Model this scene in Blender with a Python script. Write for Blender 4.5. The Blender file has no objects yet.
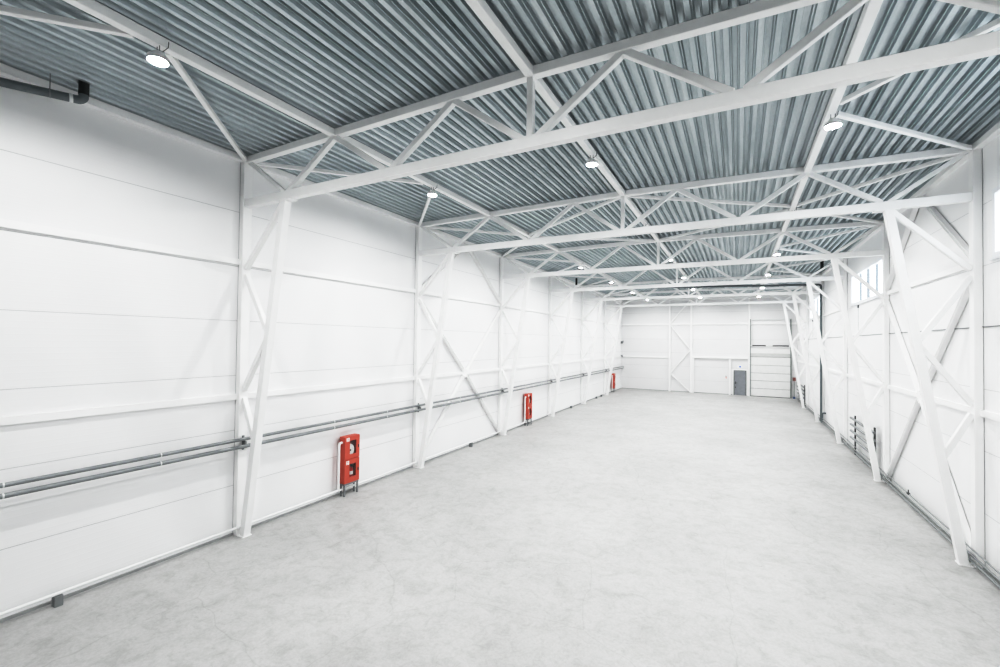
import bpy, bmesh, math
from mathutils import Vector, Matrix

C = bpy.context.scene.collection
W = 13.55          # distance between column centre lines
BAY = 6.0
H = W / 2
XL, XR = -0.08, W + 0.08     # inner wall faces
YB, YF = 36.15, -12.0        # far wall, wall behind the camera
ZC, ZT, SL = 7.166, 8.085, 0.0133
ORD = ['first', 'second', 'third', 'fourth', 'fifth', 'sixth']

def zroof(x):
    return ZT + SL * min(max(x, 0), max(W - x, 0))

# ------------------------------------------------------------------ materials
def nodes_of(name):
    m = bpy.data.materials.new(name)
    m.use_nodes = True
    nt = m.node_tree
    return m, nt, nt.nodes['Principled BSDF']

def ramp(nt, src, stops):
    r = nt.nodes.new('ShaderNodeValToRGB')
    els = r.color_ramp.elements
    while len(els) < len(stops):
        els.new(0.5)
    for e, (p, c) in zip(els, stops):
        e.position = p
        e.color = (c[0], c[1], c[2], 1)
    nt.links.new(src, r.inputs[0])
    return r.outputs[0]

def noise(nt, scale, detail=3, rough=0.55, stretch=None, dist=0.0):
    tc = nt.nodes.new('ShaderNodeTexCoord')
    out = tc.outputs['Object']
    if stretch:
        mp = nt.nodes.new('ShaderNodeMapping')
        mp.inputs['Scale'].default_value = stretch
        nt.links.new(out, mp.inputs[0])
        out = mp.outputs[0]
    n = nt.nodes.new('ShaderNodeTexNoise')
    n.inputs['Scale'].default_value = scale
    n.inputs['Detail'].default_value = detail
    n.inputs['Roughness'].default_value = rough
    n.inputs['Distortion'].default_value = dist
    nt.links.new(out, n.inputs['Vector'])
    return n.outputs['Fac']

def math_node(nt, op, a, b=None, c=None):
    n = nt.nodes.new('ShaderNodeMath')
    n.operation = op
    for i, v in enumerate((a, b, c)):
        if v is None:
            continue
        if isinstance(v, (int, float)):
            n.inputs[i].default_value = v
        else:
            nt.links.new(v, n.inputs[i])
    return n.outputs[0]

def mixc(nt, fac, a, b, mode='MIX'):
    n = nt.nodes.new('ShaderNodeMix')
    n.data_type = 'RGBA'
    n.blend_type = mode
    for sock, v in ((n.inputs[0], fac), (n.inputs[6], a), (n.inputs[7], b)):
        if isinstance(v, (int, float)):
            sock.default_value = v
        elif isinstance(v, tuple):
            sock.default_value = (v[0], v[1], v[2], 1)
        else:
            nt.links.new(v, sock)
    return n.outputs[2]

def paint(name, col, rough=0.45, metal=0.0, var=0.05, scale=6.0, spec=0.5):
    m, nt, b = nodes_of(name)
    f = noise(nt, scale, 4)
    lo = tuple(max(0, c * (1 - var)) for c in col)
    hi = tuple(min(1, c * (1 + var)) for c in col)
    nt.links.new(ramp(nt, f, [(0.3, lo), (0.7, hi)]), b.inputs['Base Color'])
    b.inputs['Roughness'].default_value = rough
    b.inputs['Metallic'].default_value = metal
    b.inputs['Specular IOR Level'].default_value = spec
    return m

def wall_material(name, axis, seams=True, k=1.0):
    m, nt, b = nodes_of(name)
    tc = nt.nodes.new('ShaderNodeTexCoord')
    sp = nt.nodes.new('ShaderNodeSeparateXYZ')
    nt.links.new(tc.outputs['Object'], sp.inputs[0])
    z = sp.outputs['Z']
    u = sp.outputs[axis]
    # horizontal joints between the sandwich panels
    f = math_node(nt, 'FRACT', math_node(nt, 'DIVIDE', math_node(nt, 'ADD', z, 0.12), 1.177))
    d = math_node(nt, 'ABSOLUTE', math_node(nt, 'SUBTRACT', f, 0.5))
    joint = math_node(nt, 'GREATER_THAN', d, 0.5 - 0.0055)
    lines = joint
    if seams:
        g = math_node(nt, 'FRACT', math_node(nt, 'DIVIDE', math_node(nt, 'ADD', u, 0.095), BAY))
        e = math_node(nt, 'ABSOLUTE', math_node(nt, 'SUBTRACT', g, 0.5))
        lines = math_node(nt, 'MAXIMUM', joint, math_node(nt, 'MULTIPLY', math_node(nt, 'GREATER_THAN', e, 0.5 - 0.0014), 1.4))
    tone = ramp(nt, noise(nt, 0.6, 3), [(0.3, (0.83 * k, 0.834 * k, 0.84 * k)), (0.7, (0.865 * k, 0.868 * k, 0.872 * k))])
    nt.links.new(mixc(nt, math_node(nt, 'MULTIPLY', lines, 0.5), tone, (0.30, 0.31, 0.32)), b.inputs['Base Color'])
    # shallow roll-formed lines in the panel skin
    w = math_node(nt, 'SINE', math_node(nt, 'MULTIPLY', z, 2 * math.pi / 0.098))
    w = math_node(nt, 'SMOOTH_MAX', w, 0.75, 0.2)
    h = math_node(nt, 'SUBTRACT', math_node(nt, 'MULTIPLY', w, 0.30), math_node(nt, 'MULTIPLY', joint, 1.0))
    bp = nt.nodes.new('ShaderNodeBump')
    bp.inputs['Strength'].default_value = 0.6
    bp.inputs['Distance'].default_value = 0.012
    nt.links.new(h, bp.inputs['Height'])
    nt.links.new(bp.outputs[0], b.inputs['Normal'])
    b.inputs['Roughness'].default_value = 0.38
    b.inputs['Specular IOR Level'].default_value = 0.35
    return m

def floor_material():
    m, nt, b = nodes_of('polished_concrete')
    big = ramp(nt, noise(nt, 0.35, 5, 0.6), [(0.3, (0.43, 0.431, 0.43)), (0.7, (0.53, 0.531, 0.529))])
    mid = ramp(nt, noise(nt, 2.2, 7, 0.68, None, 0.6), [(0.28, (0.82, 0.82, 0.815)), (0.5, (0.97, 0.97, 0.97)), (0.72, (1.0, 1.0, 1.0))])
    c = mixc(nt, 1.0, big, mid, 'MULTIPLY')
    fine = ramp(nt, noise(nt, 22, 8, 0.8), [(0.32, (0.78, 0.78, 0.78)), (0.58, (1, 1, 1))])
    c = mixc(nt, 0.8, c, fine, 'MULTIPLY')
    streak = ramp(nt, noise(nt, 4.5, 8, 0.75, (1, 1, 1), 0.8), [(0.36, (0.80, 0.80, 0.795)), (0.54, (1, 1, 1))])
    c = mixc(nt, 0.7, c, streak, 'MULTIPLY')
    spots = ramp(nt, noise(nt, 5.5, 2, 0.5), [(0.20, (0.55, 0.55, 0.54)), (0.245, (1, 1, 1))])
    c = mixc(nt, 0.8, c, spots, 'MULTIPLY')
    tc = nt.nodes.new('ShaderNodeTexCoord')
    vo = nt.nodes.new('ShaderNodeTexVoronoi')
    vo.feature = 'DISTANCE_TO_EDGE'
    vo.inputs['Scale'].default_value = 0.33
    mx = nt.nodes.new('ShaderNodeMix')
    mx.data_type = 'RGBA'
    mx.blend_type = 'ADD'
    mx.inputs[0].default_value = 0.35
    nz = nt.nodes.new('ShaderNodeTexNoise')
    nz.inputs['Scale'].default_value = 1.2
    nt.links.new(tc.outputs['Object'], nz.inputs['Vector'])
    nt.links.new(tc.outputs['Object'], mx.inputs[6])
    nt.links.new(nz.outputs['Color'], mx.inputs[7])
    nt.links.new(mx.outputs[2], vo.inputs['Vector'])
    hair = ramp(nt, vo.outputs['Distance'], [(0.0, (0.84, 0.84, 0.835)), (0.004, (1, 1, 1))])
    c = mixc(nt, 0.8, c, hair, 'MULTIPLY')
    nt.links.new(c, b.inputs['Base Color'])
    r = ramp(nt, noise(nt, 1.1, 4), [(0.3, (0.42, 0.42, 0.42)), (0.7, (0.6, 0.6, 0.6))])
    nt.links.new(r, b.inputs['Roughness'])
    b.inputs['Specular IOR Level'].default_value = 0.35
    bp = nt.nodes.new('ShaderNodeBump')
    bp.inputs['Strength'].default_value = 0.08
    nt.links.new(noise(nt, 30, 4), bp.inputs['Height'])
    nt.links.new(bp.outputs[0], b.inputs['Normal'])
    return m

def deck_material():
    m, nt, b = nodes_of('galvanised_decking')
    a = ramp(nt, noise(nt, 1.0, 3, 0.6, (5.0, 0.35, 1)), [(0.3, (0.45, 0.508, 0.53)), (0.7, (0.645, 0.695, 0.715))])
    sp = ramp(nt, noise(nt, 35, 3, 0.6, (1, 0.3, 1)), [(0.3, (0.85, 0.85, 0.85)), (0.7, (1, 1, 1))])
    c = mixc(nt, 0.6, a, sp, 'MULTIPLY')
    nt.links.new(c, b.inputs['Base Color'])
    b.inputs['Metallic'].default_value = 0.75
    r = ramp(nt, noise(nt, 2.0, 3, 0.6, (4, 0.5, 1)), [(0.3, (0.36, 0.36, 0.36)), (0.7, (0.48, 0.48, 0.48))])
    nt.links.new(r, b.inputs['Roughness'])
    return m

def emission_material(name, col, s):
    m = bpy.data.materials.new(name)
    m.use_nodes = True
    nt = m.node_tree
    nt.nodes.remove(nt.nodes['Principled BSDF'])
    e = nt.nodes.new('ShaderNodeEmission')
    e.inputs[0].default_value = (*col, 1)
    e.inputs[1].default_value = s
    nt.links.new(e.outputs[0], nt.nodes['Material Output'].inputs[0])
    return m

def glass_material(name, tint=(0.95, 0.97, 0.98), gloss=0.06):
    m = bpy.data.materials.new(name)
    m.use_nodes = True
    nt = m.node_tree
    nt.nodes.remove(nt.nodes['Principled BSDF'])
    t = nt.nodes.new('ShaderNodeBsdfTransparent')
    t.inputs[0].default_value = (*tint, 1)
    g = nt.nodes.new('ShaderNodeBsdfGlossy')
    g.inputs['Roughness'].default_value = 0.03
    x = nt.nodes.new('ShaderNodeMixShader')
    x.inputs[0].default_value = gloss
    nt.links.new(t.outputs[0], x.inputs[1])
    nt.links.new(g.outputs[0], x.inputs[2])
    nt.links.new(x.outputs[0], nt.nodes['Material Output'].inputs[0])
    return m

M = dict(
    steel=paint('white_painted_steel', (0.89, 0.893, 0.892), 0.42, 0, 0.02, 3.0),
    girt=paint('white_wall_rail', (0.90, 0.903, 0.902), 0.45, 0, 0.02, 3.0),
    wall_y=wall_material('white_wall_panels_long', 'Y'),
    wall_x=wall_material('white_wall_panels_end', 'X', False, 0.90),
    floor=floor_material(),
    deck=deck_material(),
    strip=paint('grey_base_strip', (0.36, 0.37, 0.37), 0.6, 0, 0.12, 8),
    pipe=paint('grey_steel_pipe', (0.25, 0.265, 0.27), 0.38, 0.25, 0.1, 5),
    pipe_light=paint('light_pipe_collar', (0.72, 0.74, 0.74), 0.4, 0.1),
    drain=paint('dark_grey_drain_pipe', (0.13, 0.155, 0.165), 0.5, 0, 0.08),
    black=paint('black_pipe_sleeve', (0.02, 0.025, 0.025), 0.7, 0, 0.1),
    white_pipe=paint('white_painted_pipe', (0.84, 0.845, 0.845), 0.35, 0, 0.02),
    grey=paint('grey_painted_bracket', (0.22, 0.235, 0.24), 0.5, 0.1, 0.08),
    dark=paint('dark_steel', (0.06, 0.065, 0.065), 0.5, 0.2, 0.1),
    red=paint('red_cabinet_enamel', (0.50, 0.088, 0.055), 0.45, 0, 0.05),
    red_dark=paint('red_extinguisher', (0.45, 0.03, 0.03), 0.3, 0, 0.05),
    inside=paint('cabinet_shadow_red', (0.22, 0.05, 0.045), 0.7, 0, 0.05),  # cabinet red darkened: inner shade put into the colour
    hose=paint('white_canvas_hose', (0.90, 0.89, 0.87), 0.8, 0, 0.05, 40),
    label=paint('white_label', (0.85, 0.84, 0.83), 0.5, 0, 0.02),
    blue=paint('blue_sign_mark', (0.10, 0.20, 0.62), 0.5, 0, 0.03),
    gate=paint('white_gate_panels', (0.80, 0.805, 0.80), 0.45, 0, 0.03, 3),
    gate_seam=paint('gate_seam_grey', (0.25, 0.26, 0.26), 0.6, 0, 0.05),
    track=paint('galvanised_gate_track', (0.24, 0.265, 0.26), 0.45, 0.4, 0.1),
    door=paint('grey_door_leaf', (0.26, 0.275, 0.295), 0.5, 0, 0.05),
    frame=paint('white_window_frame', (0.82, 0.84, 0.87), 0.4, 0, 0.02),
    mull=paint('grey_window_mullion', (0.22, 0.25, 0.28), 0.4, 0, 0.03),
    housing=paint('light_grey_lamp_housing', (0.8, 0.81, 0.81), 0.35, 0.0, 0.03),
    lens=emission_material('lit_lamp_lens', (1.0, 0.99, 0.975), 1660.0),
    glass=glass_material('window_glass'),
    cabglass=glass_material('cabinet_glass', (0.95, 0.95, 0.95), 0.04),
    outside=paint('outer_paving', (0.7, 0.7, 0.7), 0.8, 0, 0.05),
)

# ------------------------------------------------------------------ mesh helpers
def bm_new():
    return bmesh.new()

def box(bm, x0, x1, y0, y1, z0, z1):
    v = [bm.verts.new((x, y, z)) for x in (x0, x1) for y in (y0, y1) for z in (z0, z1)]
    for f in ((0, 1, 3, 2), (4, 6, 7, 5), (0, 4, 5, 1), (2, 3, 7, 6), (0, 2, 6, 4), (1, 5, 7, 3)):
        bm.faces.new([v[i] for i in f])

def bar(bm, p, q, w, h=None, side=None, bev=0.008):
    """square tube from p to q: w along `side`, h across it, softly rounded edges"""
    h = h or w
    p, q = Vector(p), Vector(q)
    d = (q - p).normalized()
    s = Vector(side) if side else (Vector((0, 1, 0)) if abs(d.y) < 0.9 else Vector((1, 0, 0)))
    s = (s - d * s.dot(d)).normalized()
    t = d.cross(s)
    a, b = w / 2, h / 2
    c = min(bev, a * 0.4, b * 0.4)
    prof = [(-a + c, -b), (a - c, -b), (a, -b + c), (a, b - c), (a - c, b), (-a + c, b), (-a, b - c), (-a, -b + c)]
    r0 = [bm.verts.new(p + s * u + t * v) for u, v in prof]
    r1 = [bm.verts.new(q + s * u + t * v) for u, v in prof]
    n = len(prof)
    for i in range(n):
        bm.faces.new((r0[i], r0[(i + 1) % n], r1[(i + 1) % n], r1[i]))
    bm.faces.new(r0[::-1])
    bm.faces.new(r1)

def hbeam(bm, p, q, w, h, side, tf=0.014):
    """H section: flanges of width w across `side`, depth h"""
    p, q = Vector(p), Vector(q)
    d = (q - p).normalized()
    s = Vector(side)
    s = (s - d * s.dot(d)).normalized()
    t = d.cross(s)
    a, b, c = w / 2, h / 2, 0.006
    prof = [(-a, -b), (a, -b), (a, -b + tf), (c, -b + tf), (c, b - tf), (a, b - tf), (a, b), (-a, b), (-a, b - tf), (-c, b - tf), (-c, -b + tf), (-a, -b + tf)]
    r0 = [bm.verts.new(p + s * u + t * v) for u, v in prof]
    r1 = [bm.verts.new(q + s * u + t * v) for u, v in prof]
    n = len(prof)
    for i in range(n):
        bm.faces.new((r0[i], r0[(i + 1) % n], r1[(i + 1) % n], r1[i]))
    bm.faces.new(r0[::-1])
    bm.faces.new(r1)

def tube(bm, pts, r, n=14):
    """round pipe through pts, mitred at the corners"""
    pts = [Vector(p) for p in pts]
    rings = []
    ref = None
    for i, p in enumerate(pts):
        if i == 0:
            d = (pts[1] - p).normalized()
        elif i == len(pts) - 1:
            d = (p - pts[i - 1]).normalized()
        else:
            d = ((p - pts[i - 1]).normalized() + (pts[i + 1] - p).normalized()).normalized()
        if ref is None:
            ref = Vector((0, 0, 1)) if abs(d.z) < 0.9 else Vector((1, 0, 0))
        s = (ref - d * ref.dot(d)).normalized()
        ref = s
        t = d.cross(s)
        rings.append([bm.verts.new(p + (s * math.cos(2 * math.pi * k / n) + t * math.sin(2 * math.pi * k / n)) * r) for k in range(n)])
    for a, b in zip(rings, rings[1:]):
        for k in range(n):
            bm.faces.new((a[k], a[(k + 1) % n], b[(k + 1) % n], b[k]))
    bm.faces.new(rings[0][::-1])
    bm.faces.new(rings[-1])

def elbow(c0, c1, c2, r, n=6):
    """points of a quarter bend from direction c0->c1 into c1->c2 with bend radius r"""
    c0, c1, c2 = Vector(c0), Vector(c1), Vector(c2)
    a = (c0 - c1).normalized()
    b = (c2 - c1).normalized()
    o = c1 + (a + b) * r
    return [o - b * r * math.cos(t) - a * r * math.sin(t) for t in [math.pi / 2 * i / n for i in range(n + 1)]]

def lathe(bm, prof, n=28, centre=(0, 0, 0)):
    """surface of revolution about z; prof = [(r, z), ...]"""
    cx, cy, cz = centre
    rings = []
    for r, z in prof:
        if r < 1e-5:
            rings.append([bm.verts.new((cx, cy, cz + z))])
        else:
            rings.append([bm.verts.new((cx + r * math.cos(2 * math.pi * k / n), cy + r * math.sin(2 * math.pi * k / n), cz + z)) for k in range(n)])
    for a, b in zip(rings, rings[1:]):
        for k in range(n):
            k2 = (k + 1) % n
            if len(a) == 1 and len(b) == 1:
                continue
            if len(a) == 1:
                bm.faces.new((a[0], b[k], b[k2]))
            elif len(b) == 1:
                bm.faces.new((a[k], b[0], a[k2]))
            else:
                bm.faces.new((a[k], b[k], b[k2], a[k2]))

def obj(name, bm, mat, parent=None, origin=None, smooth=False):
    bmesh.ops.recalc_face_normals(bm, faces=bm.faces[:])
    org = Vector(parent_origin(parent)) if parent is not None else Vector(origin or (0, 0, 0))
    if org.length:
        bmesh.ops.translate(bm, verts=bm.verts[:], vec=-org)
    me = bpy.data.meshes.new(name)
    bm.to_mesh(me)
    bm.free()
    me.materials.append(mat)
    o = bpy.data.objects.new(name, me)
    C.objects.link(o)
    if smooth:
        for p in me.polygons:
            p.use_smooth = True
        me.set_sharp_from_angle(angle=math.radians(40))
    if parent is not None:
        o.parent = parent
    else:
        o.location = org
    return o

def parent_origin(p):
    v = Vector((0, 0, 0))
    while p is not None:
        v += p.location
        p = p.parent
    return v

def tag(o, label, cat, group=None):
    o['label'] = label
    o['category'] = cat
    o['kind'] = 'thing'
    if group:
        o['group'] = group
    return o

def thing(name, label, cat, loc=(0, 0, 0), group=None):
    o = bpy.data.objects.new(name, None)
    C.objects.link(o)
    o.location = loc
    o.empty_display_size = 0.1
    return tag(o, label, cat, group)

def struct(name, bm, mat, parent=None, origin=None, smooth=False):
    o = obj(name, bm, mat, parent, origin, smooth)
    if parent is None:
        o['kind'] = 'structure'
    return o

def dup(root, loc, label):
    r = root.copy()
    C.objects.link(r)
    r.location = loc
    r['label'] = label
    for ch in list(root.children):
        c = ch.copy()
        C.objects.link(c)
        c.parent = r
        for g in list(ch.children):
            d = g.copy()
            C.objects.link(d)
            d.parent = c
    return r

def one(name, fill, mat, label, cat, group=None, origin=None, smooth=False):
    bm = bm_new()
    fill(bm)
    return tag(obj(name, bm, mat, None, origin, smooth), label, cat, group)

# ------------------------------------------------------------------ room shell
bm = bm_new(); box(bm, XL - 0.2, XR + 0.2, YF - 0.2, YB + 0.2, -0.2, 0.0)
struct('floor', bm, M['floor'])
ZW = 8.42
bm = bm_new(); box(bm, XL - 0.15, XL, YF, YB, 0, ZW)
struct('wall_left', bm, M['wall_y'])
bm = bm_new(); box(bm, XL - 0.15, XR + 0.15, YB, YB + 0.15, 0, ZW)
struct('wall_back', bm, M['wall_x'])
bm = bm_new(); box(bm, XL - 0.15, XR + 0.15, YF - 0.15, YF, 0, ZW)
struct('wall_front', bm, M['wall_x'])

WIN = [(0.5, 5.50), (12.5, 17.15), (24.5, 29.1)]
WZ0, WZ1 = 5.84, 7.12
bm = bm_new()
X0, X1 = XR, XR + 0.15
box(bm, X0, X1, YF, YB, 0, WZ0)
box(bm, X0, X1, YF, YB, WZ1, ZW)
ys = [YF] + [v for w in WIN for v in w] + [YB]
for a, b in zip(ys[::2], ys[1::2]):
    box(bm, X0, X1, a, b, WZ0, WZ1)
struct('wall_right', bm, M['wall_y'])

for i, (a, b) in enumerate(WIN):
    bm = bm_new()
    f = 0.10
    xa, xb = XR - 0.02, XR + 0.12
    box(bm, xa, xb, a, b, WZ0, WZ0 + f)
    box(bm, xa, xb, a, b, WZ1 - f, WZ1)
    box(bm, xa, xb, a, a + f, WZ0 + f, WZ1 - f)
    box(bm, xa, xb, b - f, b, WZ0 + f, WZ1 - f)
    w = struct('window_%d' % (i + 1), bm, M['frame'])
    for k in range(1, 4):
        y = a + (b - a) * k / 4
        bm = bm_new()
        t = 0.05 if k == 2 else 0.028
        box(bm, XR + 0.04, XR + 0.11, y - t, y + t, WZ0 + f, WZ1 - f)
        obj('window_mullion', bm, M['mull'], w)
    bm = bm_new()
    box(bm, XR + 0.07, XR + 0.076, a + f, b - f, WZ0 + f, WZ1 - f)
    obj('window_pane', bm, M['glass'], w)
    bm = bm_new()
    box(bm, XR - 0.06, XR + 0.0, a - 0.02, b + 0.02, WZ0 - 0.03, WZ0)
    obj('window_sill', bm, M['frame'], w)
    bm = bm_new()
    yo = b - 1.25
    box(bm, XR - 0.05, XR, yo - 0.04, yo + 0.04, WZ0 - 0.16, WZ0 - 0.05)
    tube(bm, [(XR - 0.02, yo, WZ0 - 0.15), (XR - 0.02, yo, 4.7)], 0.005, 8)
    obj('window_opener', bm, M['grey'], w)

# corrugated steel deck, ribs running the length of the hall
def deck():
    bm = bm_new()
    P = 0.20
    prof = [(0.0, 0.0), (0.068, 0.0), (0.082, 0.052), (0.094, 0.054), (0.105, 0.114),
            (0.163, 0.114), (0.174, 0.054), (0.186, 0.052)]
    pts = []
    x = -0.1
    while x < W + 0.1:
        for dx, dz in prof:
            pts.append((x + dx, dz))
        x += P
    prev = None
    for x, dz in pts:
        z = zroof(x) + 0.075 + dz
        a = bm.verts.new((x, YF, z))
        b = bm.verts.new((x, YB, z))
        if prev:
            bm.faces.new((prev[0], a, b, prev[1]))
        prev = (a, b)
    return bm
struct('ceiling', deck(), M['deck'])

# base strips, eave beams and wall rails
for nm, x0, x1 in (('baseboard_left', XL, XL + 0.035), ('baseboard_right', XR - 0.035, XR)):
    bm = bm_new(); box(bm, x0, x1, YF, YB, 0, 0.045)
    struct(nm, bm, M['strip'])
bm = bm_new(); box(bm, XL + 0.04, 9.1, YB - 0.03, YB, 0, 0.05)
struct('baseboard_back', bm, M['strip'])

tn = [0]
def trim(fill, mat):
    tn[0] += 1
    bm = bm_new()
    fill(bm)
    return struct('trim_%d' % tn[0], bm, mat)

for k in range(-1, 6):
    y0, y1 = BAY * k + 0.09, BAY * (k + 1) - 0.09
    if k == -1: y0 = YF
    if k == 5: y1 = YB
    for s in (0, 1):
        for z in (2.955, 5.86):
            if s == 1 and z > 5 and k in (0, 2, 4):
                continue    # the windows take the place of the upper rail
            xa, xb = (XL, XL + 0.06) if s == 0 else (XR - 0.06, XR)
            trim(lambda b: box(b, xa, xb, y0, y1, z - 0.06, z + 0.06), M['girt'])
        xa, xb = (XL, XL + 0.13) if s == 0 else (XR - 0.13, XR)
        trim(lambda b: box(b, xa, xb, y0, y1, 8.035, 8.155), M['girt'])
# end wall rails
yb = YB - 0.08
for xa, xb, z in ((XL, 4.08, 2.98), (XL, 4.08, 5.92), (4.24, 5.83, 5.92), (5.99, 10.22, 5.92), (10.38, XR, 5.92)):
    trim(lambda b: box(b, xa, xb, YB - 0.07, YB, z - 0.055, z + 0.055), M['girt'])
trim(lambda b: box(b, XL, XR, YB - 0.12, YB, 8.04, 8.16), M['girt'])

# ------------------------------------------------------------------ portal frames
D = W / 10
E0 = 0.2           # foot of the inclined leg
def legx(z):
    return E0 + (1.31 - E0) * z / (ZC - 0.07)

def make_frame(label):
    r = thing('portal_frame', label, 'steel frame', (0, 0, 0), 'white steel portal frames')
    S = M['steel']
    def part(name, fill):
        bm = bm_new()
        fill(bm)
        return obj(name, bm, S, r)
    mir = lambda x, s: x if s == 0 else W - x
    for s in (0, 1):
        m = lambda x: mir(x, s)
        part('column', lambda b: bar(b, (m(-0.01), 0, 0.02), (m(-0.01), 0, 8.15), 0.20, 0.13, (0, 1, 0)))
        part('base_plate', lambda b: box(b, m(-0.075), m(0.285), -0.10, 0.10, 0.0, 0.02))
        part('leg', lambda b: bar(b, (m(E0), 0, 0.02), (m(1.31), 0, ZC - 0.13), 0.155, 0.15, (0, 1, 0)))
        part('cap_plate', lambda b: box(b, m(1.13), m(1.55), -0.10, 0.10, ZC - 0.14, ZC - 0.115))
        part('top_chord', lambda b: bar(b, (m(0.055), 0, zroof(0)), (m(H), 0, zroof(H)), 0.14, 0.14, (0, 1, 0)))
        # zigzag between column and leg
        zz = [((1.25, ZC - 0.16), (0.06, 5.72)), ((0.06, 5.58), (legx(4.34) - 0.05, 4.34)), ((legx(4.2) - 0.05, 4.20), (0.06, 3.1)), ((0.06, 2.92), (legx(2.05) - 0.05, 2.05))]
        for a, c in zz:
            part('lattice_brace', lambda b: bar(b, (m(a[0]), 0, a[1]), (m(c[0]), 0, c[1]), 0.10, 0.10, (0, 1, 0)))
        # roof diagonals
        top = lambda i: (m(i * D), 0, zroof(i * D) - 0.06)
        bot = lambda i, o=0: (m(i * D + o), 0, ZC + 0.045)
        part('diagonal', lambda b: bar(b, (m(0.12), 0, zroof(0) - 0.06), bot(1, -0.06), 0.085, 0.085, (0, 1, 0)))
        for a, c in ((top(2), bot(1, 0.06)), (top(2), bot(3, -0.07)), (top(4), bot(3, 0.07)), (top(4), bot(5, -0.12))):
            part('diagonal', lambda b: bar(b, a, c, 0.10, 0.10, (0, 1, 0)))
    part('bottom_chord', lambda b: bar(b, (0.055, 0, ZC - 0.03), (W - 0.055, 0, ZC - 0.03), 0.14, 0.17, (0, 1, 0)))
    part('post', lambda b: bar(b, (H, 0, ZC + 0.055), (H, 0, zroof(H) - 0.06), 0.10, 0.10, (0, 1, 0)))
    part('node_plate', lambda b: box(b, H - 0.2, H + 0.2, -0.06, 0.06, ZC + 0.055, ZC + 0.07))
    return r

FL = ['white steel portal frame, first and largest, its left foot just before the first fire cabinet',
      'white steel portal frame, second from the camera, at the near end of the cross-braced bay',
      'white steel portal frame, third from the camera, at the far end of the cross-braced bay',
      'white steel portal frame, fourth from the camera, next after the second fire cabinet',
      'white steel portal frame, fifth from the camera, beside the dark vertical downpipe',
      'white steel portal frame, sixth from the camera and closest to the back wall']
proto = make_frame(FL[0])
for k in range(1, 6):
    dup(proto, (0, BAY * k, 0), FL[k])

def bayname(k):
    if k == -1: return 'before the first frame'
    if k == 5: return 'between sixth frame and back wall'
    return 'between %s and %s frames' % (ORD[k], ORD[k + 1])

# long roof beams between the frames
ROWS = ((2 * D, 'left', 'left-hand'), (H, 'ridge', 'middle'), (W - 2 * D, 'right', 'right-hand'))
for x, nm, row in ROWS:
    for k in range(-1, 6):
        y0, y1 = BAY * k + 0.075, BAY * (k + 1) - 0.075
        if k == -1: y0 = YF
        if k == 5: y1 = YB - 0.13
        z = zroof(x) - 0.005
        one('roof_beam', lambda b: bar(b, (x, y0, z), (x, y1, z), 0.13, 0.13, (1, 0, 0)), M['steel'],
            'long white roof beam of the %s row, %s' % (row, bayname(k)), 'roof beam', 'long roof beams under the decking')

# slanted roof braces in plan
def brace(p, q, label, name='roof_brace', cat='roof brace', group='slanted roof braces', w=0.08):
    one(name, lambda b: bar(b, p, q, w, w, (0, 0, 1)), M['steel'], label, cat, group)
for s, side in ((0, 'left'), (1, 'right')):
    m = lambda x: x if s == 0 else W - x
    for k in range(-1, 6):
        ym = BAY * k + 3
        z1, z2 = zroof(0) - 0.02, zroof(2 * D) - 0.03
        y0, y1 = BAY * k + 0.12, BAY * (k + 1) - 0.12
        if k == 5: y1 = YB - 0.16
        if not (s == 1 and k == -1):
          brace((m(0.1), y0, z1), (m(2 * D - 0.08), ym - 0.2, z2), 'white brace at %s eave, nearer of its pair, %s' % (side, bayname(k)))
        brace((m(0.1), y1, z1), (m(2 * D - 0.08), ym + 0.2, z2), 'white brace at %s eave, farther of its pair, %s' % (side, bayname(k)))
    ym = BAY * 1 + 3
    z1, z2 = zroof(2 * D) - 0.03, zroof(H) - 0.03
    brace((m(2 * D + 0.08), ym - 0.2, z1), (m(H - 0.09), 6.12, z2), 'slanted white roof brace from the ridge at the second frame down to the %s beam' % side)
    brace((m(2 * D + 0.08), ym + 0.2, z1), (m(H - 0.09), 11.88, z2), 'slanted white roof brace from the ridge at the third frame down to the %s beam' % side)

# cross bracing on the long walls, second bay
for s, side in ((0, 'left'), (1, 'right')):
    m = lambda x: x if s == 0 else W - x
    X = m(-0.01)
    r = thing('cross_brace', 'white X-shaped steel cross brace on the %s wall with a square centre plate' % side, 'cross brace', (X, 9, 2.955), 'X braces on the long walls')
    ym, zm = 9.0, 2.955
    for y, z in ((6.1, 5.6), (11.9, 5.6), (6.1, 0.12), (11.9, 0.12)):
        d = (Vector((X, y, z)) - Vector((X, ym, zm))).normalized()
        a = Vector((X, ym, zm)) + d * 0.12
        bm = bm_new(); hbeam(bm, a, (X, y, z), 0.10, 0.09, (1, 0, 0), 0.012)
        obj('brace_arm', bm, M['steel'], r)
    bm = bm_new(); box(bm, X - 0.03, X + 0.03, ym - 0.17, ym + 0.17, zm - 0.17, zm + 0.17)
    obj('centre_plate', bm, M['steel'], r)
    r = thing('peak_brace', 'white inverted-V steel brace high on the %s wall under the eave' % side, 'wall brace', (X, 9, 5.9), 'inverted-V braces under the eaves')
    for y in (6.1, 11.9):
        bm = bm_new(); hbeam(bm, (X, 9 + (0.08 if y > 9 else -0.08), 7.98), (X, y, 5.95), 0.10, 0.09, (1, 0, 0), 0.012)
        obj('brace_arm', bm, M['steel'], r)

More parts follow.
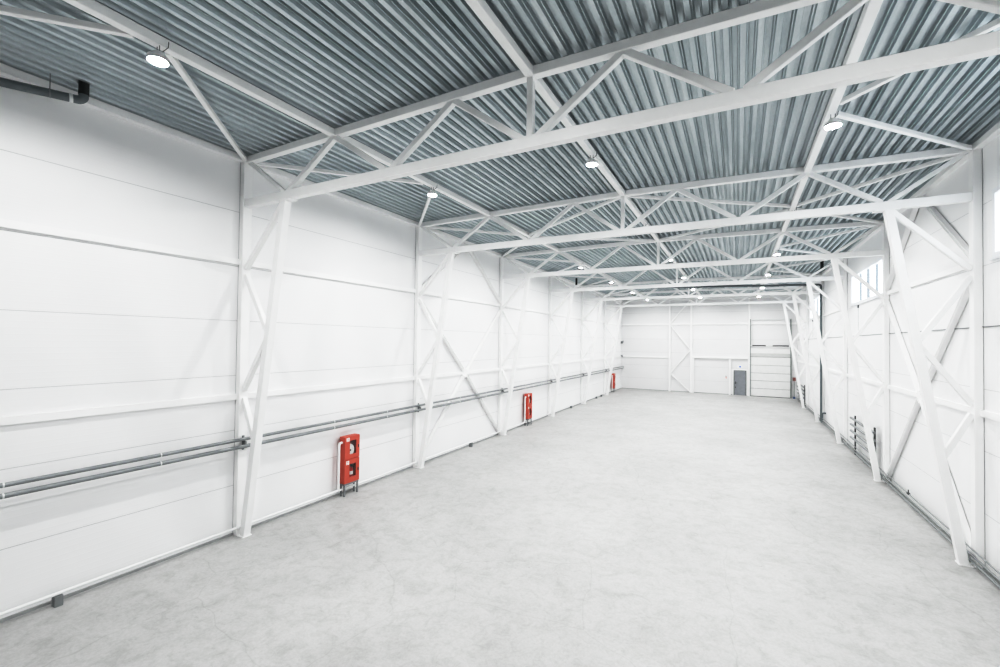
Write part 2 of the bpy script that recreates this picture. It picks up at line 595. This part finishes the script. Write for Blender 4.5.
# ------------------------------------------------------------------ ceiling lights
def make_light(label):
    r = thing('high_bay_light', label, 'ceiling light', (0, 0, 0), 'round high bay ceiling lights')
    bm = bm_new()
    lathe(bm, [(0.0, 0.10), (0.06, 0.10), (0.065, 0.06), (0.115, 0.045), (0.122, 0.03), (0.122, -0.022), (0.113, -0.023), (0.102, -0.004), (0.0, -0.004)])
    obj('housing', bm, M['housing'], r, smooth=True)
    bm = bm_new()
    lathe(bm, [(0.101, -0.005), (0.096, -0.008), (0.08, -0.010), (0.0, -0.011)])
    obj('lens', bm, M['lens'], r, smooth=True)
    bm = bm_new()
    tube(bm, [(-0.03, 0, 0.09), (-0.03, 0, 0.185)], 0.006, 8)
    tube(bm, [(0.03, 0, 0.09), (0.03, 0, 0.185)], 0.006, 8)
    obj('hanger', bm, M['grey'], r)
    bm = bm_new()
    tube(bm, [(0.0, 0.02, 0.10), (0.02, 0.05, 0.14), (0.075, 0.08, 0.19), (0.085, 0.08, 0.26)], 0.005, 6)
    obj('cable', bm, M['dark'], r)
    return r
lp = None
for x, nm, row in ROWS:
    for k in range(-1, 6):
        lab = 'lit round high bay light under the %s roof beam, %s' % (row, bayname(k))
        loc = (x + 0.02, BAY * k + 3.04, zroof(x) - 0.07 - (0.21 if row == 'right-hand' else 0.19))
        if lp is None:
            lp = make_light(lab)
            lp.location = loc
        else:
            dup(lp, loc, lab)

# ------------------------------------------------------------------ pipes on the left wall
GP = 'grey heating pipes along the left wall'
for z, r_, nm in ((2.05, 0.036, 'upper'), (1.895, 0.041, 'lower')):
    p = thing('heating_pipe', 'long grey steel heating pipe on the left wall, %s of the two' % nm, 'pipe', (0.125, YF, z), GP)
    bm = bm_new(); tube(bm, [(0.125, YF, z), (0.125, YB - 0.01, z)], r_)
    obj('pipe', bm, M['pipe'], p, smooth=True)
    for k in range(-1, 6):
        for dy in (2.4, 4.4):
            bm = bm_new(); tube(bm, [(0.125, BAY * k + dy, z), (0.125, BAY * k + dy + 0.02, z)], r_ + 0.0015)
            obj('collar', bm, M['pipe_light'], p, smooth=True)
for k in range(6):
    one('pipe_bracket', lambda b: (box(b, 0.057, 0.083, BAY * k - 0.02, BAY * k + 0.02, 1.82, 2.12), box(b, 0.083, 0.17, BAY * k - 0.015, BAY * k + 0.015, 1.945, 2.005)),
        M['grey'], 'dark pipe bracket on the left column of the %s frame' % ORD[k], 'pipe bracket', 'pipe brackets on the left columns', (0.06, BAY * k, 1.74))

# low white fire main with posts and risers
CAB_Y = (2.98, 14.8, 32.4)
fm = thing('fire_water_pipe', 'long low white water pipe along the foot of the left wall', 'pipe', (0.10, YF, 0.0))
bm = bm_new(); tube(bm, [(0.095, YF, 0.185), (0.095, YB - 0.3, 0.185)], 0.026)
obj('pipe', bm, M['white_pipe'], fm, smooth=True)
for y in (-2.95, 9.35, 21.5, 27.3, 28.7):
    bm = bm_new(); box(bm, 0.03, 0.15, y - 0.05, y + 0.05, 0, 0.159)
    obj('support', bm, M['grey'], fm)

# fire hose cabinets
def make_cabinet(label):
    r = thing('fire_cabinet', label, 'fire cabinet', (0, 0, 0), 'red fire hose cabinets')
    w, z0, z1, x0, x1 = 0.26, 0.34, 1.59, 0.0, 0.18
    bm = bm_new()
    t = 0.02
    box(bm, x0, x0 + t, -w, w, z0, z1)
    box(bm, x0 + t, x1, -w, -w + t, z0, z1)
    box(bm, x0 + t, x1, w - t, w, z0, z1)
    for z in (z0, 0.965, z1 - t):
        box(bm, x0 + t, x1, -w + t, w - t, z, z + t)
    obj('body', bm, M['red'], r)
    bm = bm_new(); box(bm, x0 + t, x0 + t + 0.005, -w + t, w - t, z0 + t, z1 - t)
    obj('back_shade_sheet', bm, M['inside'], r)  # added thin sheet, its darker red paints the shadow inside the cabinet
    for a, c, wa, wc in ((0.985, z1 - 0.005, 1.10, 1.47), (z0 + 0.005, 0.965, 0.49, 0.84)):
        bm = bm_new()
        xa, xb = x1, x1 + 0.02
        ya, yb_ = -w + 0.17, w - 0.12
        box(bm, xa, xb, -w, ya, a, c)
        box(bm, xa, xb, yb_, w, a, c)
        box(bm, xa, xb, ya, yb_, a, wa)
        box(bm, xa, xb, ya, yb_, wc, c)
        d = obj('door', bm, M['red'], r)
        bm = bm_new(); box(bm, xa + 0.006, xa + 0.01, ya, yb_, wa, wc)
        obj('pane', bm, M['cabglass'], d)
        bm = bm_new(); box(bm, xb, xb + 0.015, w - 0.06, w - 0.03, (a + c) / 2 - 0.04, (a + c) / 2 + 0.04)
        obj('latch', bm, M['dark'], d)
        bm = bm_new(); box(bm, xb, xb + 0.002, -w + 0.05, -w + 0.15, c - 0.125, c - 0.025)
        obj('sticker', bm, M['label'], d)
        bm = bm_new()
        box(bm, xb + 0.002, xb + 0.004, -w + 0.065, -w + 0.115, c - 0.055, c - 0.04)
        box(bm, xb + 0.002, xb + 0.004, -w + 0.085, -w + 0.135, c - 0.085, c - 0.07)
        box(bm, xb + 0.002, xb + 0.004, -w + 0.065, -w + 0.10, c - 0.112, c - 0.10)
        obj('sticker_mark', bm, M['red'], d)
    y = -w - 0.10
    bm = bm_new()
    tube(bm, [(0.085, y, 0.21)] + elbow((0.085, y, 0.3), (0.085, y, 1.44), (0.085, y + 0.3, 1.44), 0.06) + [(0.085, -w, 1.44)], 0.033)
    obj('supply_pipe', bm, M['white_pipe'], r, smooth=True)
    # hose reel behind the upper pane
    bm = bm_new()
    lathe(bm, [(0.0, -0.035), (0.05, -0.035), (0.05, -0.03), (0.16, -0.035), (0.17, -0.02), (0.17, 0.02), (0.16, 0.035), (0.05, 0.03), (0.05, 0.04), (0.0, 0.04)], 24)
    bmesh.ops.rotate(bm, verts=bm.verts[:], cent=(0, 0, 0), matrix=Matrix.Rotation(math.pi / 2, 3, 'Y'))
    bmesh.ops.translate(bm, verts=bm.verts[:], vec=(0.10, -0.03, 1.20))
    obj('hose_reel', bm, M['hose'], r, smooth=True)
    bm = bm_new(); box(bm, 0.135, 0.155, -0.055, -0.005, 1.175, 1.225)
    obj('reel_hub', bm, M['dark'], r)
    for y in (-w + 0.03, w - 0.03):
        for x in (0.04, 0.165):
            bm = bm_new(); bar(bm, (x, y, 0.0), (x, y, z0), 0.04, 0.04, (0, 1, 0), 0.003)
            obj('leg', bm, M['grey'], r)
    bm = bm_new()
    box(bm, 0.02, 0.19, -w + 0.01, w - 0.01, z0 - 0.045, z0 - 0.001)
    obj('stand_rail', bm, M['grey'], r)
    return r
CL = ['red two-door fire cabinet, largest in view, hose and extinguisher seen through its panes',
      'red two-door fire cabinet on legs just past the third frame',
      'small red fire cabinet farthest away, by the corner with the back wall']
c0 = make_cabinet(CL[0])
c0.location = (0.015, CAB_Y[0], 0)
for i in (1, 2):
    dup(c0, (0.015, CAB_Y[i], 0), CL[i])

def make_ext(label):
    r = thing('fire_extinguisher', label, 'fire extinguisher', (0, 0, 0), 'extinguishers in the fire cabinets')
    bm = bm_new(); lathe(bm, [(0.0, 0), (0.06, 0.0), (0.065, 0.01), (0.065, 0.22), (0.05, 0.26), (0.02, 0.275), (0.02, 0.29), (0, 0.29)], 20)
    obj('cylinder_body', bm, M['red_dark'], r, smooth=True)
    bm = bm_new(); lathe(bm, [(0.0661, 0.08), (0.0661, 0.17)], 20)
    obj('paper_label', bm, M['label'], r, smooth=True)
    bm = bm_new(); box(bm, -0.015, 0.05, -0.012, 0.012, 0.29, 0.32)
    box(bm, -0.01, 0.08, -0.01, 0.01, 0.33, 0.345); box(bm, -0.01, 0.01, -0.01, 0.01, 0.32, 0.33)
    obj('handle', bm, M['dark'], r)
    bm = bm_new(); tube(bm, [(0.0, -0.012, 0.305), (0.0, -0.05, 0.30), (0.0, -0.078, 0.24), (0.0, -0.078, 0.06)], 0.009, 8)
    obj('hose', bm, M['dark'], r, smooth=True)
    return r
EL = ['small red extinguisher behind the lower pane of the largest fire cabinet',
      'small red extinguisher inside the fire cabinet past the third frame',
      'small red extinguisher inside the farthest fire cabinet']
e0 = make_ext(EL[0])
for i in range(3):
    loc = (0.105, CAB_Y[i] + 0.05, 0.45)
    if i == 0: e0.location = loc
    else: dup(e0, loc, EL[i])

# ------------------------------------------------------------------ roof drains
dp = thing('roof_drain_pipe', 'grey drain pipe high on the left wall with a black bend up through the roof', 'drain pipe', (0.42, -2.92, 7.9))
P0, PD = Vector((0.42, -2.92, 7.9)), Vector((-0.22, -0.84, -0.08))
at = lambda t: P0 + PD * t
bm = bm_new()
tube(bm, [at(2.25)] + elbow(at(1), P0, P0 + Vector((0, 0, 0.5)), 0.07) + [P0 + Vector((0, 0, 0.09))], 0.062, 18)
obj('pipe', bm, M['drain'], dp, smooth=True)
bm = bm_new(); tube(bm, [P0 + Vector((0, 0, 0.09)), P0 + Vector((0, 0, 0.40))], 0.066, 18)
obj('sleeve', bm, M['black'], dp, smooth=True)
bm = bm_new(); tube(bm, [at(0.14), at(0.19)], 0.067, 18)
obj('collar', bm, M['pipe_light'], dp, smooth=True)
bm = bm_new(); tube(bm, [at(0.42), at(0.44)], 0.066, 18); tube(bm, [at(0.43) + Vector((0, 0, 0.06)), at(0.43) + Vector((0, 0, 0.37))], 0.006, 6)
obj('hanger', bm, M['grey'], dp)

one('roof_drain_stub', lambda b: tube(b, [(0.6, 20.8, 7.78), (0.6, 20.8, 8.28)], 0.06, 16), M['black'],
    'short black drain stub under the roof over the left wall, past the fourth frame', 'drain pipe', None, (0.6, 20.8, 8.28), True)
one('roof_drain_stub', lambda b: tube(b, [(W - 0.55, 19.9, 7.80), (W - 0.55, 19.9, 8.28)], 0.065, 16), M['black'],
    'short black drain stub under the roof over the right wall, past the fourth frame', 'drain pipe', None, (W - 0.55, 19.9, 8.28), True)

dw = thing('downpipe', 'tall dark grey downpipe on the right wall fed by a pipe across the roof', 'drain pipe', (W - 0.12, 23.6, 0))
bm = bm_new()
X = W - 0.09
tube(bm, [(4.6, 23.6, 7.74)] + elbow((4.6, 23.6, 7.74), (X, 23.6, 7.50), (X, 23.6, 0), 0.12) + [(X, 23.6, 0.32)], 0.056, 18)
obj('pipe', bm, M['drain'], dw, smooth=True)
bm = bm_new()
tube(bm, [(X, 23.6, 0.34), (X, 23.6, 0.18)] + elbow((X, 23.6, 0.3), (X, 23.6, 0.10), (X, 23.2, 0.10), 0.05, 4)
     + elbow((X, 23.4, 0.10), (X, 23.25, 0.10), (X, 23.25, 0.6), 0.06, 4) + elbow((X, 23.25, 0.3), (X, 23.25, 0.60), (XR, 23.25, 0.60), 0.08, 4) + [(XR - 0.01, 23.25, 0.60)], 0.05, 14)
obj('bend', bm, M['drain'], dw, smooth=True)

# ------------------------------------------------------------------ right wall heating
def register(y0, y1, label):
    r = thing('pipe_radiator', label, 'radiator', (W - 0.12, (y0 + y1) / 2, 0), 'grey pipe radiators')
    for z in (0.62, 0.87, 1.12, 1.37):
        bm = bm_new(); tube(bm, [(W - 0.12, y0, z), (W - 0.12, y1, z)], 0.045)
        obj('tube', bm, M['pipe_light'] if False else M['pipe'], r, smooth=True)
    for y in (y0 + 0.3, y1 - 0.35):
        bm = bm_new(); box(bm, W - 0.07, W - 0.03, y - 0.05, y + 0.05, 0.0, 1.5)
        obj('support', bm, M['dark'], r)
register(12.75, 16.2, 'four-tube grey pipe radiator low on the right wall, between the third and fourth frames')
register(30.4, 34.3, 'four-tube grey pipe radiator low on the right wall, past the last frame')

for x, z, r_, nm in ((W - 0.105, 0.12, 0.026, 'lowest and outermost'), (W - 0.085, 0.21, 0.022, 'middle'), (W - 0.085, 0.33, 0.014, 'thin topmost')):
    p = thing('floor_pipe', 'grey pipe along the foot of the right wall, %s of three' % nm, 'pipe', (x, YF, z), 'grey pipes along the foot of the right wall')
    bm = bm_new(); tube(bm, [(x, YF, z), (x, 35.2, z)], r_)
    obj('pipe', bm, M['pipe'], p, smooth=True)
    if 'topmost' in nm:
        for y in (6.45, 9.6):
            bm = bm_new(); tube(bm, [(x, y - 0.05, z), (x, y + 0.05, z)], 0.03); tube(bm, [(x, y, z), (x, y, z + 0.10)], 0.012, 8)
            obj('valve', bm, M['dark'], p, smooth=True)

one('cable_conduit', lambda b: tube(b, [(XR - 0.02, YF, 4.6), (XR - 0.02, YB - 0.15, 4.6)], 0.009, 8), M['grey'],
    'thin grey conduit running level along the right wall below the windows', 'conduit', None, (XR - 0.02, YF, 4.6))

# ------------------------------------------------------------------ back wall steel, door and gate
bc = thing('lattice_column', 'white twin-post lattice column standing against the back wall', 'wall column', (5.03, YB - 0.09, 0))
for x in (4.16, 5.91):
    bm = bm_new(); bar(bm, (x, YB - 0.09, 0), (x, YB - 0.09, 8.03), 0.15, 0.14, (1, 0, 0))
    obj('post', bm, M['steel'], bc)
for a, c in (((5.83, 8.0), (4.24, 6.05)), ((4.24, 5.80), (5.83, 3.75)), ((5.83, 3.65), (4.24, 1.65)), ((4.24, 1.55), (5.83, 0.06))):
    bm = bm_new(); bar(bm, (a[0], YB - 0.09, a[1]), (c[0], YB - 0.09, c[1]), 0.09, 0.09, (0, 1, 0))
    obj('lattice_brace', bm, M['steel'], bc)
one('support_post', lambda b: bar(b, (10.30, YB - 0.09, 0), (10.30, YB - 0.09, 8.03), 0.13, 0.14, (1, 0, 0)), M['steel'],
    'tall white wall post on the back wall beside the sectional gate', 'wall post', None, (10.3, YB - 0.09, 0))
one('support_post', lambda b: bar(b, (8.90, YB - 0.09, 0), (8.90, YB - 0.09, 2.99), 0.15, 0.14, (1, 0, 0)), M['steel'],
    'short white post on the back wall beside the grey door', 'wall post', None, (8.9, YB - 0.09, 0))
one('support_post', lambda b: bar(b, (6.07, YB - 0.09, 0), (6.07, YB - 0.09, 2.99), 0.13, 0.12, (1, 0, 0)), M['steel'],
    'short white post on the back wall next to the lattice column', 'wall post', None, (6.07, YB - 0.09, 0))
one('door_header_beam', lambda b: bar(b, (6.0, YB - 0.09, 3.07), (10.22, YB - 0.09, 3.07), 0.14, 0.15, (0, 1, 0)), M['steel'],
    'white horizontal beam on the back wall above the grey door', 'wall beam', None, (8, YB - 0.09, 3.07))

yd = YB
bm = bm_new(); box(bm, 9.25, 10.03, yd - 0.05, yd - 0.01, 0.02, 1.97)
dr = struct('door_1', bm, M['door'])
bm = bm_new()
box(bm, 9.17, 9.25, yd - 0.08, yd, 0, 2.06); box(bm, 10.03, 10.11, yd - 0.08, yd, 0, 2.06); box(bm, 9.25, 10.03, yd - 0.08, yd, 1.98, 2.06)
obj('door_frame', bm, M['grey'], dr)
bm = bm_new(); box(bm, 9.29, 9.34, yd - 0.07, yd - 0.05, 0.92, 1.12); box(bm, 9.30, 9.44, yd - 0.10, yd - 0.085, 1.0, 1.03); box(bm, 9.305, 9.325, yd - 0.085, yd - 0.07, 1.0, 1.03)
obj('door_handle', bm, M['dark'], dr)
bm = bm_new(); box(bm, 9.29, 9.34, yd - 0.062, yd - 0.05, 0.58, 0.70)
obj('door_lock', bm, M['dark'], dr)
# white surround of the doorway
trim(lambda b: (box(b, 9.02, 9.165, yd - 0.03, yd, 0, 2.12), box(b, 10.115, 10.225, yd - 0.03, yd, 0, 2.12), box(b, 9.165, 10.115, yd - 0.03, yd, 2.065, 2.12)), M['girt'])

ex = thing('exit_sign', 'small white sign with a blue mark above the grey door', 'sign', (9.64, YB, 2.3))
bm = bm_new(); box(bm, 9.42, 9.80, YB - 0.02, YB, 2.24, 2.46)
obj('plate', bm, M['label'], ex)
bm = bm_new(); box(bm, 9.58, 9.72, YB - 0.024, YB - 0.02, 2.29, 2.41)
obj('mark', bm, M['blue'], ex)
al = thing('fire_alarm_button', 'small red and white alarm box on the back wall between two posts', 'alarm', (8.62, YB, 1.4))
bm = bm_new(); box(bm, 8.52, 8.68, YB - 0.05, YB, 1.30, 1.58)
obj('plate', bm, M['label'], al)
bm = bm_new(); box(bm, 8.57, 8.66, YB - 0.06, YB - 0.05, 1.34, 1.46)
obj('button', bm, paint('pale_red_button', (0.62, 0.26, 0.22), 0.5), al)
bm = bm_new(); box(bm, 8.56, 8.66, YB - 0.06, YB - 0.05, 1.49, 1.56)
obj('cover', bm, M['grey'], al)

# sectional lift gate
gx0, gx1 = 10.42, 13.14
bm = bm_new()
edges = [0.03, 0.65, 1.28, 1.90, 2.53, 3.20]
yg = YB - 0.06
for a, b in zip(edges, edges[1:]):
    box(bm, gx0, gx1, yg - 0.04, yg, a + 0.012, b - 0.018)
    for k in (1, 2):
        zz = a + (b - a) * k / 3
gt = struct('door_2', bm, M['gate'])
bm = bm_new(); box(bm, gx0, gx1, yg - 0.02, yg + 0.02, 0.02, 3.88)
obj('seam_core', bm, M['gate_seam'], gt)
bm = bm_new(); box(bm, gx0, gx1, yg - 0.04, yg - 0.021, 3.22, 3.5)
obj('shaded_panel', bm, paint('shaded_gate_grey', (0.56, 0.565, 0.56), 0.5), gt)  # gate white turned greyer here: shade painted into the panel colour
bm = bm_new(); box(bm, gx0, gx1, yg - 0.045, yg - 0.021, 3.50, 3.90)
obj('top_panel', bm, M['gate'], gt)
for x in (gx0 - 0.035, gx1 + 0.035):
    bm = bm_new(); box(bm, x - 0.035, x + 0.035, yg - 0.10, yg + 0.0, 0, 6.28)
    obj('track', bm, M['track'], gt)
bm = bm_new(); box(bm, gx0 - 0.05, gx1 + 0.05, yg - 0.10, yg - 0.04, 6.22, 6.28)
obj('top_rail', bm, M['pipe_light'], gt)
bm = bm_new(); tube(bm, [(gx0 - 0.25, yg - 0.12, 4.10), (gx1 + 0.15, yg - 0.12, 4.10)], 0.022)
obj('shaft', bm, M['pipe_light'], gt, smooth=True)
for a, b in ((gx0 + 0.1, gx0 + 1.05), (gx1 - 1.2, gx1 - 0.1)):
    bm = bm_new(); tube(bm, [(a, yg - 0.12, 4.12), (b, yg - 0.12, 4.12)], 0.045)
    obj('spring', bm, M['dark'], gt, smooth=True)
bm = bm_new(); box(bm, gx0, gx1, yg - 0.05, yg + 0.01, 0.0, 0.03)
obj('bottom_seal', bm, M['dark'], gt)

cp = thing('gate_control', 'gate control box with a red-brown face on a thin grey post by the corner', 'control box', (13.38, 35.9, 0))
bm = bm_new(); box(bm, 13.30, 13.48, 35.84, 35.96, 1.40, 1.66)
obj('control_box', bm, paint('red_brown_box', (0.22, 0.09, 0.08), 0.5), cp)
bm = bm_new(); bar(bm, (13.38, 35.9, 0.14), (13.38, 35.9, 1.40), 0.05, 0.05, (0, 1, 0), 0.004)
obj('post', bm, M['track'], cp)
bm = bm_new(); box(bm, 13.31, 13.45, 35.83, 35.97, 0, 0.14)
obj('foot', bm, paint('blue_post_foot', (0.06, 0.12, 0.24), 0.5), cp)

sr = thing('alarm_siren', 'small grey siren box high in the corner of the left and back walls', 'siren', (0.1, 35.9, 4.2))
bm = bm_new(); box(bm, XL, 0.10, 35.80, 35.92, 4.14, 4.36); box(bm, 0.10, 0.16, 35.82, 35.9, 4.24, 4.42)
obj('body', bm, M['grey'], sr)
one('corner_junction_box', lambda b: box(b, XL, 0.10, 35.82, 35.95, 2.92, 3.10), M['grey'],
    'small grey junction box at the end of the rail in the back left corner', 'junction box', None, (0.09, 35.9, 2.92))

# ------------------------------------------------------------------ world, camera, colour
wd = bpy.data.worlds.new('overcast_sky')
bpy.context.scene.world = wd
wd.use_nodes = True
bg = wd.node_tree.nodes['Background']
bg.inputs[0].default_value = (0.93, 0.96, 1.0, 1)
bg.inputs[1].default_value = 5.0

yaw, pitch, roll, f = 0.4881, 0.0176, 0.012, 448.2274
R0 = Vector((math.cos(yaw), math.sin(yaw), 0)); F0 = Vector((-math.sin(yaw), math.cos(yaw), 0)); U0 = Vector((0, 0, 1))
F = F0 * math.cos(pitch) + U0 * math.sin(pitch)
U = -F0 * math.sin(pitch) + U0 * math.cos(pitch)
R = R0 * math.cos(roll) + U * math.sin(roll)
U = -R0 * math.sin(roll) + U * math.cos(roll)
cam = bpy.data.cameras.new('camera')
co = bpy.data.objects.new('camera', cam)
C.objects.link(co)
mw = Matrix.Identity(4)
for i in range(3):
    mw[i][0], mw[i][1], mw[i][2] = R[i], U[i], -F[i]
mw[0][3], mw[1][3], mw[2][3] = 9.4836, -5.9857, 4.2117
co.matrix_world = mw
cam.sensor_width = 36
cam.lens = f / 1000 * 36
cam.clip_start = 0.05
cam.clip_end = 300
sc = bpy.context.scene
sc.camera = co
sc.view_settings.view_transform = 'Standard'
sc.view_settings.look = 'None'
sc.view_settings.exposure = 0.0
sc.view_settings.use_curve_mapping = True
cmap = sc.view_settings.curve_mapping
cv = cmap.curves[3]
WL = 1.6
cmap.white_level = (WL, WL, WL)
cv.points[0].location = (0, 0)
cv.points[1].location = (1, 1)
for a, b in ((0.08, 0.045), (0.20, 0.145), (0.40, 0.40), (0.62, 0.645), (0.80, 0.775), (1.0, 0.865), (1.2, 0.92)):
    cv.points.new(a / WL, b)
cmap.update()
sc.cycles.max_bounces = 10
sc.cycles.diffuse_bounces = 7
sc.cycles.glossy_bounces = 4
sc.cycles.transparent_max_bounces = 8
sc.cycles.sample_clamp_indirect = 8.0
